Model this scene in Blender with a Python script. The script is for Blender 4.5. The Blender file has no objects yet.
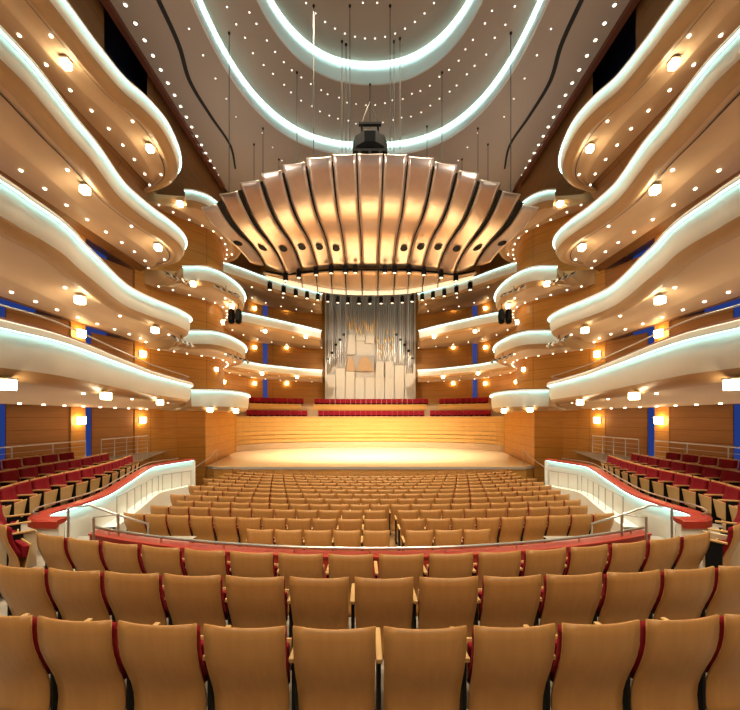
import bpy, math, random
from mathutils import Vector, Matrix
random.seed(7)
SC = bpy.context.scene
COL = SC.collection
PI = math.pi
E = 4.6                      # height of the eye above the lowest floor; everything below is written relative to the eye
FOC, CX, HOR = 360.0, 370.0, 418.0

# ------------------------------------------------------------------ materials
def new_mat(name):
    m = bpy.data.materials.new(name); m.use_nodes = True
    return m, m.node_tree.nodes, m.node_tree.links, m.node_tree.nodes['Principled BSDF']

def plain(name, col, rough=.5, metal=0., var=0., scale=8., spec=.5):
    m, N, L, b = new_mat(name)
    b.inputs['Roughness'].default_value = rough
    b.inputs['Metallic'].default_value = metal
    b.inputs['Specular IOR Level'].default_value = spec
    c = (*col, 1)
    b.inputs['Base Color'].default_value = c
    if var:
        tc = N.new('ShaderNodeTexCoord'); no = N.new('ShaderNodeTexNoise'); r = N.new('ShaderNodeMixRGB')
        no.inputs['Scale'].default_value = scale; no.inputs['Detail'].default_value = 3
        L.new(tc.outputs['Object'], no.inputs['Vector'])
        r.inputs['Color1'].default_value = tuple(max(0, v*(1-var)) for v in col)+(1,)
        r.inputs['Color2'].default_value = tuple(min(1, v*(1+var)) for v in col)+(1,)
        L.new(no.outputs['Fac'], r.inputs['Fac']); L.new(r.outputs['Color'], b.inputs['Base Color'])
    return m

def glow(name, col, strength):
    m, N, L, b = new_mat(name)
    b.inputs['Base Color'].default_value = (*[min(1, c*.8) for c in col], 1)
    b.inputs['Emission Color'].default_value = (*col, 1)
    b.inputs['Emission Strength'].default_value = strength
    return m

def wood(name, dark, light, stretch=(1.2, 1.2, 22.), rough=.42, seam=None, seam_dark=.45, bands=None, spec=.4):
    """grain from stretched noise; seam = (dx, dz) metres between fine panel joints along y/x and z"""
    m, N, L, b = new_mat(name)
    b.inputs['Roughness'].default_value = rough
    b.inputs['Specular IOR Level'].default_value = spec
    tc = N.new('ShaderNodeTexCoord'); mp = N.new('ShaderNodeMapping'); no = N.new('ShaderNodeTexNoise')
    mp.inputs['Scale'].default_value = stretch
    no.inputs['Scale'].default_value = 1.6; no.inputs['Detail'].default_value = 5; no.inputs['Roughness'].default_value = .6
    L.new(tc.outputs['Object'], mp.inputs['Vector']); L.new(mp.outputs['Vector'], no.inputs['Vector'])
    rp = N.new('ShaderNodeValToRGB')
    rp.color_ramp.elements[0].position = .3; rp.color_ramp.elements[0].color = (*dark, 1)
    rp.color_ramp.elements[1].position = .72; rp.color_ramp.elements[1].color = (*light, 1)
    L.new(no.outputs['Fac'], rp.inputs['Fac'])
    out = rp.outputs['Color']
    if seam:
        sp = N.new('ShaderNodeSeparateXYZ'); L.new(tc.outputs['Object'], sp.inputs['Vector'])
        def joint(sock, step, w):
            a = N.new('ShaderNodeMath'); a.operation = 'DIVIDE'; a.inputs[1].default_value = step; L.new(sock, a.inputs[0])
            f = N.new('ShaderNodeMath'); f.operation = 'FRACT'; L.new(a.outputs[0], f.inputs[0])
            g = N.new('ShaderNodeMath'); g.operation = 'LESS_THAN'; g.inputs[1].default_value = w/step; L.new(f.outputs[0], g.inputs[0])
            return g.outputs[0]
        j = joint(sp.outputs['Z'], seam[1], .025)
        if seam[0]:
            s2 = N.new('ShaderNodeMath'); s2.operation = 'MAXIMUM'
            L.new(j, s2.inputs[0]); L.new(joint(sp.outputs['Y'], seam[0], .03), s2.inputs[1]); j = s2.outputs[0]
        mx = N.new('ShaderNodeMixRGB'); mx.blend_type = 'MULTIPLY'; mx.inputs['Color2'].default_value = (seam_dark, seam_dark*.9, seam_dark*.8, 1)
        L.new(j, mx.inputs['Fac']); L.new(out, mx.inputs['Color1']); out = mx.outputs['Color']
    L.new(out, b.inputs['Base Color'])
    return m

M = {}
M['wall']   = wood('honey_wall_panelling', (.50,.22,.04), (.64,.305,.06), (.5,.5,10), .45, (2.6,.62), .6)
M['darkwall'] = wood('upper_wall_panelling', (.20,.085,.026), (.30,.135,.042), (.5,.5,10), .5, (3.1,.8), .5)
M['door']   = wood('door_panel_wood', (.36,.155,.045), (.44,.20,.062), (.5,.5,9), .45, (0,.5), .6)
M['stagewall'] = wood('stage_wall_maple', (.56,.29,.07), (.68,.37,.10), (.3,.3,9), .42, (0,.42), .5)
M['deck']   = wood('stage_deck_maple', (.68,.47,.24), (.80,.58,.32), (1,12,1), .35)
M['ply']    = wood('seat_back_beech', (.44,.215,.068), (.50,.25,.082), (14,14,1.6), .38, None, .5, None, .35)
M['plyedge']= plain('seat_board_beech', (.58,.36,.14), .4, 0, .1, 6)
M['red']    = plain('red_seat_fabric', (.21,.005,.013), .9, 0, .18, 60, .2)
M['darkred']= plain('dark_red_choir_fabric', (.30,.01,.02), .9, 0, .15, 40, .2)
M['redcap'] = plain('red_leather_cap', (.36,.03,.018), .35, 0, .08, 5)
M['pale']   = plain('pale_end_panel', (.62,.50,.34), .5)
M['white']  = plain('white_plaster_fascia', (.83,.84,.80), .55, 0, .02, 3)
M['cream']  = plain('cream_soffit_plaster', (.68,.49,.32), .5, 0, .03, 2)
M['lip']    = plain('tan_lip_veneer', (.52,.33,.17), .45, 0, .06, 3)
M['ceil']   = plain('taupe_ceiling', (.46,.38,.31), .7, 0, .03, 1)
M['ring']   = plain('pale_ring_plaster', (.80,.82,.80), .6)
M['capwood']= plain('dark_rail_wood', (.16,.05,.025), .4)
M['slot']   = plain('black_slot', (.012,.01,.008), .7)
M['black']  = plain('black_metal', (.006,.006,.007), .7, 0, 0, 8, .2)
M['cable']  = plain('dark_cable', (.05,.045,.04), .5, .3)
M['chrome'] = plain('brushed_steel', (.55,.54,.52), .3, .9)
M['carpet'] = plain('grey_aisle_carpet', (.33,.29,.25), .95, 0, .1, 25)
M['floor']  = wood('orchestra_floor_oak', (.22,.12,.05), (.30,.17,.07), (8,1,1), .5)
M['bronze'] = plain('bronze_canopy_skin', (.72,.60,.54), .30, .88, .10, 2.2)
M['visor']  = plain('warm_visor_skin', (.60,.42,.28), .4, .5, .06, 2)
M['stone']  = plain('grey_concrete', (.42,.38,.34), .9, 0, .05, 3)
M['orgback']= plain('organ_case_linen', (.62,.55,.46), .55, .1, .05, 2)
M['orgpanel']= plain('organ_panel_cream', (.66,.60,.50), .5, .1, .04, 2)
M['pipe']   = plain('organ_pipe_tin', (.52,.49,.45), .3, .75)
M['pipedark']= plain('organ_pipe_zinc', (.34,.32,.30), .35, .7)
M['gold']   = plain('organ_pipe_gilt', (.72,.50,.24), .3, .8)
M['led']    = glow('cool_led_strip', (.52,1.0,.92), 5.5)
M['ringled']= glow('ceiling_cove_led', (.60,1.0,.98), 9)
M['lamp']   = glow('warm_fixture_glass', (1.0,.80,.48), 26)
M['sconce'] = glow('warm_sconce_glass', (1.0,.70,.32), 24)
M['dot']    = glow('downlight_lens', (1.0,.86,.66), 5)
M['pin']    = glow('pin_light_lens', (1.0,.93,.85), 2)
M['blue']   = glow('blue_chamber_glow', (.022,.055,.28), .65)  # emission stands in for the blue light inside the chambers
M['recess_shade']  = plain('dark_recess_shade', (.004,.006,.02), .3)  # shade of the unlit upper recess put into the colour
M['lipglow']= glow('canopy_lip_painted_glow', (1.0,.80,.50), 1.0)  # emission stands in for spotlights shining on the lip
M['spotlens']= glow('spotlight_lens', (1.0,.85,.6), 2)
M['backwall']= plain('rear_wall_wood', (.30,.15,.06), .6)

# ------------------------------------------------------------------ mesh helpers
class MB:
    def __init__(s): s.v = []; s.f = []
    def grid(s, rows, cyc=False):
        b = len(s.v); n = len(rows[0])
        for r in rows: s.v += [tuple(p) for p in r]
        for i in range(len(rows)-1):
            for j in range(n if cyc else n-1):
                k = (j+1) % n
                s.f.append((b+i*n+j, b+i*n+k, b+(i+1)*n+k, b+(i+1)*n+j))
        return s
    def poly(s, pts):
        b = len(s.v); s.v += [tuple(p) for p in pts]; s.f.append(tuple(range(b, b+len(pts)))); return s
    def box(s, x0, x1, y0, y1, z0, z1):
        b = len(s.v)
        s.v += [(x,y,z) for z in (z0,z1) for x,y in ((x0,y0),(x1,y0),(x1,y1),(x0,y1))]
        s.f += [tuple(b+i for i in q) for q in ((0,3,2,1),(4,5,6,7),(0,1,5,4),(1,2,6,5),(2,3,7,6),(3,0,4,7))]
        return s
    def tube(s, path, r, n=8, cap=True):
        path = [Vector(p) for p in path]; rows = []
        rr = r if isinstance(r, (list, tuple)) else [r]*len(path)
        for i, p in enumerate(path):
            t = (path[min(i+1, len(path)-1)] - path[max(i-1, 0)]).normalized()
            a = t.cross(Vector((0,0,1)))
            if a.length < 1e-3: a = t.cross(Vector((1,0,0)))
            a.normalize(); c = t.cross(a)
            rows.append([p + (a*math.cos(q)+c*math.sin(q))*rr[i] for q in (2*PI*k/n for k in range(n))])
        s.grid(rows, True)
        if cap: s.poly(rows[0]); s.poly(rows[-1][::-1])
        return s
    def lathe(s, prof, n=12, origin=(0,0,0)):
        rows = [[(origin[0]+r*math.cos(2*PI*k/n), origin[1]+r*math.sin(2*PI*k/n), origin[2]+z) for k in range(n)] for r, z in prof]
        s.grid(rows, True); s.poly(rows[0][::-1]); s.poly(rows[-1]); return s
    def slab(s, top, d):
        """a grid of points given a thickness along d, closed at its rim"""
        nr, nc = len(top), len(top[0]); d = Vector(d)
        bot = [[Vector(p)+d for p in r] for r in top]
        b = len(s.v)
        for r in top: s.v += [tuple(p) for p in r]
        for r in bot: s.v += [tuple(p) for p in r]
        o = nr*nc
        for i in range(nr-1):
            for j in range(nc-1):
                q = (i*nc+j, i*nc+j+1, (i+1)*nc+j+1, (i+1)*nc+j)
                s.f.append(tuple(b+k for k in q)); s.f.append(tuple(b+o+k for k in q[::-1]))
        rim = [j for j in range(nc)] + [i*nc+nc-1 for i in range(1, nr)] + [(nr-1)*nc+j for j in range(nc-2, -1, -1)] + [i*nc for i in range(nr-2, 0, -1)]
        for k in range(len(rim)):
            a, c = rim[k], rim[(k+1) % len(rim)]
            s.f.append((b+a, b+o+a, b+o+c, b+c))
        return s

def obj(name, mb, mat, parent=None, smooth=False, bevel=0., local=False):
    me = bpy.data.meshes.new(name)
    if parent is not None and not local:
        off = parent.location
        if parent.parent: off = parent.parent.location
        vs = [(x-off[0], y-off[1], z-off[2]) for x, y, z in mb.v]
    else: vs = mb.v
    me.from_pydata(vs, [], mb.f); me.materials.append(mat); me.validate()
    if smooth:
        me.polygons.foreach_set('use_smooth', [True]*len(me.polygons))
    o = bpy.data.objects.new(name, me); COL.objects.link(o)
    if parent is not None: o.parent = parent
    if bevel:
        bv = o.modifiers.new('edge', 'BEVEL'); bv.width = bevel; bv.segments = 2; bv.limit_method = 'ANGLE'
    return o

def tag(o, label, cat, group=None, kind=None):
    o['label'] = label; o['category'] = cat
    if group: o['group'] = group
    if kind: o['kind'] = kind
    return o
def thing(name, label, cat, loc=(0,0,0), rz=0., group=None):
    o = bpy.data.objects.new(name, None); COL.objects.link(o)
    o.empty_display_size = .1; o.location = loc; o.rotation_euler = (0,0,rz)
    return tag(o, label, cat, group)
def struct(name, mb, mat, smooth=False, label=None):
    o = obj(name, mb, mat, None, smooth); o['kind'] = 'structure'
    if label: o['label'] = label
    return o
KIDS = {}
def kids(o):
    return [c for c in bpy.data.objects if c.parent == o]
def remember(root):
    KIDS[root.name] = [(c, kids(c)) for c in kids(root)]
def dup(root, loc, rz, label, group=None):
    r = root.copy(); COL.objects.link(r); r.location = loc; r.rotation_euler = (0,0,rz); r['label'] = label
    if group: r['group'] = group
    for c, gs in KIDS[root.name]:
        d = c.copy(); COL.objects.link(d); d.parent = r
        for g in gs:
            e = g.copy(); COL.objects.link(e); e.parent = d
    return r

def crom(pts, n):
    """n points evenly spread along a Catmull-Rom curve through pts (any dimension)"""
    P = [Vector(p) for p in pts]; P = [P[0]*2-P[1]] + P + [P[-1]*2-P[-2]]
    fine = []
    for i in range(1, len(P)-2):
        a, b, c, d = P[i-1:i+3]
        for k in range(16):
            t = k/16
            fine.append(.5*((2*b)+(c-a)*t+(2*a-5*b+4*c-d)*t*t+(3*b-a-3*c+d)*t**3))
    fine.append(P[-2])
    cum = [0]
    for i in range(1, len(fine)): cum.append(cum[-1]+(fine[i]-fine[i-1]).length)
    out, j = [], 0
    for k in range(n):
        s = cum[-1]*k/(n-1)
        while j < len(fine)-2 and cum[j+1] < s: j += 1
        q = (s-cum[j])/max(1e-9, cum[j+1]-cum[j])
        out.append(fine[j].lerp(fine[j+1], min(1, max(0, q))))
    return out
def lin(x, tab):
    if x <= tab[0][0]: return tab[0][1]
    for (a, u), (b, v) in zip(tab, tab[1:]):
        if x <= b: return u+(v-u)*(x-a)/(b-a)
    return tab[-1][1]
UNITS = 'zeroth first second third fourth fifth sixth seventh eighth ninth tenth eleventh twelfth thirteenth fourteenth fifteenth sixteenth seventeenth eighteenth nineteenth'.split()
def nth(n):
    if n < 20: return UNITS[n]
    t = {2:('twentieth','twenty'), 3:('thirtieth','thirty'), 4:('fortieth','forty')}[n//10]
    return t[0] if n % 10 == 0 else t[1]+'-'+UNITS[n % 10]
SIDE = {-1:'left', 1:'right'}

# ------------------------------------------------------------------ the seat
def make_seat(name, label, cat, width=.514, front=False):
    root = thing(name, label, cat)
    hw = width/2
    def prof(t):                       # t 0 bottom .. 1 top : y, z of the shell's rear face (S-curve, leaning back)
        z = .10 + .77*t
        y = -.01 - .11*t**1.7 + .034*math.sin(t*2*PI)
        return y, z
    rows = []
    NC = 7
    for i in range(11):
        t = i/10; y, z = prof(t); r = []
        w = hw*(.955+.045*t)
        for j in range(NC):
            u = -1+2*j/(NC-1)
            zz = z + (.010*u*u-.006 if t > .95 else 0)
            r.append((u*w, y+.022*u*u, zz))
        rows.append(r)
    obj('back_shell', MB().slab(rows, (0,.016,0)), M['ply'], root, True)
    rows2 = []
    for i in range(4, 11):
        t = min(i/10, .95); y, z = prof(t); w = hw*(.93+.05*t)
        rows2.append([(u*w, y+.022*u*u+.02, z) for u in (-1,-.6,-.2,.2,.6,1)])
    obj('back_cushion', MB().slab(rows2, (0,.05,0)), M['red'], root, True)
    # tipped-up seat: red cushion with a beech board under it
    a = math.radians(80)
    def tip(u, s, n): return (u, .13+s*math.cos(a)-n*math.sin(a), .36+s*math.sin(a)+n*math.cos(a))
    def slope_box(u0,u1,s0,s1,n0,n1):
        mb = MB(); b = [tip(u,s,n) for n in (n0,n1) for u,s in ((u0,s0),(u1,s0),(u1,s1),(u0,s1))]
        mb.v = b; mb.f = [(0,3,2,1),(4,5,6,7),(0,1,5,4),(1,2,6,5),(2,3,7,6),(3,0,4,7)]; return mb
    sc = obj('seat_cushion', slope_box(-hw*.86,hw*.86,0,.17 if front else .26,.0,.075), M['red'], root, False, .018)
    obj('seat_board', slope_box(-hw*.88,hw*.88,-.20 if front else -.01,.185 if front else .275,-.022,-.002), M['plyedge'], sc, False, .005)
    ax = -.280
    arm = obj('armrest', MB().box(ax-.021,ax+.021,-.03,.33,.60,.63), M['plyedge'], root, False, .008)
    obj('side_frame', MB().poly([]) if 0 else MB().box(ax-.012,ax+.012,.02,.20 if front else .26,.05,.60), M['black'], root, False, .004)
    obj('foot', MB().box(ax-.022,ax+.022,-.02,.30,0,.05), M['black'], root)
    return root

seat0 = make_seat('theatre_chair', 'x', 'seat')
remember(seat0)
SEATN = [0]
def put_seat(x, y, z, rz, label, group):
    if SEATN[0] == 0:
        seat0.location = (x,y,z); seat0.rotation_euler = (0,0,rz); seat0['label'] = label; seat0['group'] = group
        o = seat0
    else: o = dup(seat0, (x,y,z), rz, label, group)
    SEATN[0] += 1
    return o

SEAT_H = .87
# three rows in front of the camera: (depth, sag, top height, first centre, pitch, x range)
FRONT = [(2.22,.026,-1.296,-.22,.56,-2.8,2.9,'nearest row of the balcony block'),
         (3.13,.022,-1.39,-.443,.565,-3.7,3.8,'second row of the balcony block'),
         (4.12,.038,-1.562,-.22,.577,-4.65,4.7,'third row just behind the curved rail')]
for yc, k, zt, c0, pit, xa, xb, where in FRONT:
    n0 = math.ceil((xa-c0)/pit); n1 = math.floor((xb-c0)/pit)
    for q, n in enumerate(range(n0, n1+1)):
        x = c0+n*pit
        # keep the seats evenly spaced along the curve
        put_seat(x, yc+.10+k*x*x, zt-SEAT_H, math.atan(2*k*x), f'beech-backed red seat, {nth(q+1)} from the left in the {where}', 'balcony block seats')

# main floor rows towards the stage
ROWS = []
for i in range(15):
    d = 6.85+1.02*i
    drop = lin(d, [(6.85,2.14),(7.9,2.21),(8.9,2.28),(9.9,2.38),(10.9,2.45),(12.9,2.58),(13.9,2.66),(21.2,3.12)])
    k = .016+max(0, i-5)*.0022
    half = lin(i, [(0,2.45),(.01,2.45),(1,5.55),(3,6.0),(5,6.6),(7,7.2),(10,7.6),(14,8.2)])
    ROWS.append((d, drop, k, half))
def floor_z(x, y):
    """main floor height under a point, relative to the eye"""
    rd = y-.018*x*x
    return -lin(rd, [(6.85,3.01),(7.9,3.08),(9.9,3.25),(12.9,3.45),(13.9,3.53),(21.2,3.99)])
stuff_seats = []
for i, (d, drop, k, half) in enumerate(ROWS):
    if i < 3:
        xs = []
        x = .40-.28
        while x > -half: xs.append(x); x -= .56
        xs = xs[::-1]; x = .66+.28
        while x < half: xs.append(x); x += .56
    else:
        n = int(half/.56); xs = [(.28 if i % 2 else 0)+.56*q for q in range(-n, n+1)]
        xs = [x for x in xs if abs(x) < half]
    for q, x in enumerate(xs):
        y = d+.1+k*x*x; rz = math.atan(2*k*x)
        if y > 21.35: continue
        if i < 12:
            put_seat(x, y, -drop-SEAT_H, rz, f'beech-backed stalls seat, {nth(q+1)} from the left in the {nth(i+1)} row beyond the curved rail', 'stalls seats')
        else: stuff_seats.append((x, y, -drop-SEAT_H, rz))

mb = MB()
for x, y, z, rz in stuff_seats:
    c, s = math.cos(rz), math.sin(rz)
    rows = []
    for t in (0,.25,.5,.75,1):
        r = []
        for u in (-1,0,1):
            lx, ly, lz = u*.265*(.9+.1*t), -.1*t**1.6+.045*math.sin(t*2*PI)+.03*u*u-.02, .26+.61*t+(.02*u*u if t == 1 else 0)
            r.append((x+lx*c-ly*s, y+lx*s+ly*c, z+lz))
        rows.append(r)
    mb.slab(rows, (-.02*s, .02*c, 0))
    lx, b = 0, len(mb.v)
    for zz in (.0,.26):
        for lx, ly in ((-.05,0),(.05,0),(.05,.2),(-.05,.2)): mb.v.append((x+lx*c-ly*s, y+lx*s+ly*c, z+zz))
    mb.f += [tuple(b+q for q in f) for f in ((0,3,2,1),(4,5,6,7),(0,1,5,4),(1,2,6,5),(2,3,7,6),(3,0,4,7))]
far = obj('distant_stalls_seating', mb, M['ply'])
tag(far, 'last three rows of beech-backed stalls seats right in front of the stage', 'seating', None, 'stuff')

# red terrace seats on both sides (they face the hall)
tseat = make_seat('terrace_chair', 'x', 'seat', .535, True)
remember(tseat)
TN = [0]
TER = [  # path of seat backs (x, y) on the left, top height
  ([(-6.95,5.9),(-7.4,7.2),(-7.72,8.1),(-7.9,9.1),(-8.1,10.6),(-8.5,12.2),(-9.0,13.6)], -1.42, 'front'),
  ([(-8.2,6.6),(-8.75,8.4),(-8.95,10.0),(-9.15,11.5),(-9.45,12.9)], -1.27, 'middle'),
  ([(-9.3,7.3),(-9.62,9.3),(-9.75,10.4),(-9.8,11.7)], -1.10, 'rear')]
TFLOOR = [z-SEAT_H for _, z, _ in TER]
for s in (-1, 1):
    for path, zt, nm in TER:
        L = sum((Vector(b)-Vector(a)).length for a, b in zip(path, path[1:]))
        n = int(L/.565)+1
        pts = crom(path, n)
        for q, p in enumerate(pts):
            a, b = pts[max(0,q-1)], pts[min(n-1,q+1)]
            t = (b-a).normalized()
            nx, ny = t.y, -t.x            # towards the hall centre
            rz = math.atan2(-nx, ny)
            x, r = (p.x, rz) if s < 0 else (-p.x, -rz)
            lab = f'red upholstered side terrace seat, {nth(n-q)} from the stage end of the {SIDE[s]} {nm} row'
            if TN[0] == 0:
                tseat.location = (x,p.y,zt-SEAT_H); tseat.rotation_euler = (0,0,r); tseat['label'] = lab; tseat['group'] = 'side terrace seats'
            else: dup(tseat, (x,p.y,zt-SEAT_H), r, lab, 'side terrace seats')
            TN[0] += 1
    # the two turned seats at the corner, with pale end panels
    for q, (x, y, a) in enumerate(((-5.12,5.12,-34),(-5.68,5.56,-46),(-6.2,6.05,-54))):
        r = math.radians(a)
        o = dup(tseat, (x if s<0 else -x, y, -1.47-SEAT_H), r if s<0 else -r, f'red seat turned inward at the {SIDE[s]} terrace corner, {nth(q+1)} beyond the curved row', 'terrace corner seats')
        if q == 0:
            obj('end_panel', MB().box(.26,.30,-.06,.36,.03,.60) if s > 0 else MB().box(-.34,-.30,-.06,.36,.03,.60), M['pale'], o, False, .01, True)

# ------------------------------------------------------------------ floors
def kfun(y): return .026
rows = []
YS = [-6,-1,0,.9,1.649,1.65,2.669,2.67,3.649,3.65,4.4,5.19]
def pz(y): return -2.0 if y < 1.65 else -2.166 if y < 2.67 else -2.26 if y < 3.65 else -2.432
for y in YS:
    k = .026 if y > 1 else 0.0
    if y > 4: k = .042
    rows.append([(x, y+k*x*x, pz(y)) for x in [-4.8+.4*i for i in range(25)]])
struct('floor_balcony_block', MB().grid(rows), M['carpet'], label='grey carpeted steps under the nearest seats')
rows = []
for y in [4.9+.7*i for i in range(27)]:
    rows.append([(x, y, floor_z(x,y)) for x in [-9.6+.6*i for i in range(33)]])
struct('floor', MB().grid(rows), M['floor'], True, label='raked wooden main floor')
for s in (-1, 1):
    mb = MB()
    zs = TFLOOR
    def band(pa, pb, z):
        mb.grid([[(s*-p[0]*-1 if 0 else -s*p[0]*1, p[1], z) for p in pa], [(-s*p[0], p[1], z) for p in pb]])
    n = 16
    par = crom([(-5.1,6.1),(-5.85,6.3),(-6.15,7.1),(-6.25,8.0),(-7.05,10.2),(-8.15,13.1),(-8.1,14.4),(-8.0,16.0)], n)
    r2 = crom([(-4.8,3.6),(-7.4,5.2),(-8.25,8.2),(-8.45,10),(-8.7,11.6),(-9.0,13.2),(-9.3,14.6),(-9.6,15.4)], n)
    r3 = crom([(-6.5,3.0),(-8.8,6.5),(-9.15,8.4),(-9.32,10),(-9.5,11.6),(-9.7,13.2),(-10,14.6),(-10.2,15.4)], n)
    r4 = crom([(-13,-1),(-13,4),(-13,8),(-13,11),(-13,14),(-13,17),(-13,20),(-12.2,21.8)], n)
    band(par, r2, zs[0]); band(r2, r3, zs[1]); band(r3, r4, zs[2])
    for rr, a, b in ((r2, zs[0], zs[1]), (r3, zs[1], zs[2])):
        mb.grid([[(-s*p[0], p[1], a) for p in rr], [(-s*p[0], p[1], b) for p in rr]])
    mb.grid([[(s*x,y,-2.46) for x in (3.6,13)] for y in (-6,7.5)])
    struct(f'floor_terrace_{SIDE[s]}', mb, M['carpet'], label=f'stepped grey floor of the {SIDE[s]} side terrace')

# ------------------------------------------------------------------ curved front parapet and rail
XS = [-4.75+.25*i for i in range(39)]
par = thing('balcony_parapet', 'low red-faced curved parapet right in front of the third row of seats', 'parapet', (0,5.2,-2.42))
def bow(x, y): return y+.045*x*x
rows = [[(x, bow(x,5.16), z) for x in XS] for z in (-3.2,-1.99)]
obj('wall', MB().slab(rows, (0,.10,0)), M['white'], par)
rows = [[(x, bow(x,5.08), z) for x in XS] for z in (-2.42,-1.98)]
obj('red_facing', MB().slab(rows, (0,.06,0)), M['redcap'], par)
rows = [[(x, bow(x,y), -1.975) for x in XS] for y in (5.05,5.28)]
obj('cap', MB().slab(rows, (0,0,.025)), M['redcap'], par)
rl = thing('handrail', 'long brushed steel handrail bowing across the hall above the red parapet', 'handrail', (0,5.2,-1.95))
obj('rail', MB().tube([(x, bow(x,5.2), -1.885) for x in XS], .024), M['chrome'], rl, True)
for x in [-4.4+1.1*i for i in range(9)]:
    obj('post', MB().tube([(x, bow(x,5.2), -1.95), (x, bow(x,5.2), -1.885)], .012, 6), M['chrome'], rl)

# stair rails at both ends of the curved parapet
def rail_thing(label, tops, posts, r=.02, mids=(), cat='handrail', name='stair_handrail'):
    """tops: polyline of the rail; posts: (x,y,ztop,zbottom)"""
    x0, y0, _, z0 = posts[0]
    t = thing(name, label, cat, (x0,y0,z0))
    obj('rail', MB().tube(tops, r, 8), M['chrome'], t, True)
    for m in mids: obj('wire', MB().tube(m, .007, 5), M['chrome'], t, True)
    for x, y, a, b in posts: obj('post', MB().tube([(x,y,b),(x,y,a)], r*.9, 8), M['chrome'], t)
    return t
def mir(s, pts): return [(-s*p[0],)+tuple(p[1:]) for p in pts]
for s in (-1, 1):
    sd = SIDE[s]
    rail_thing(f'sloping steel stair rail nearest the {sd} terrace corner',
        mir(s, [(-5.03,6.0,-2.3),(-5.03,6.0,-1.5),(-4.83,6.2,-1.5),(-4.55,6.32,-1.66),(-3.98,6.46,-1.9),(-3.98,6.46,-2.2)]),
        mir(s, [(-5.03,6.0,-1.55,-2.35),(-3.98,6.46,-1.92,-3.0)]))
    rail_thing(f'short square steel rail at the {sd} end of the curved parapet',
        mir(s, [(-4.45,5.8,-2.1),(-4.45,5.8,-1.6),(-4.18,5.98,-1.6),(-4.18,5.98,-1.945)]),
        mir(s, [(-4.45,5.8,-1.62,-2.42),(-4.18,5.98,-1.62,-1.945)]))

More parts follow.
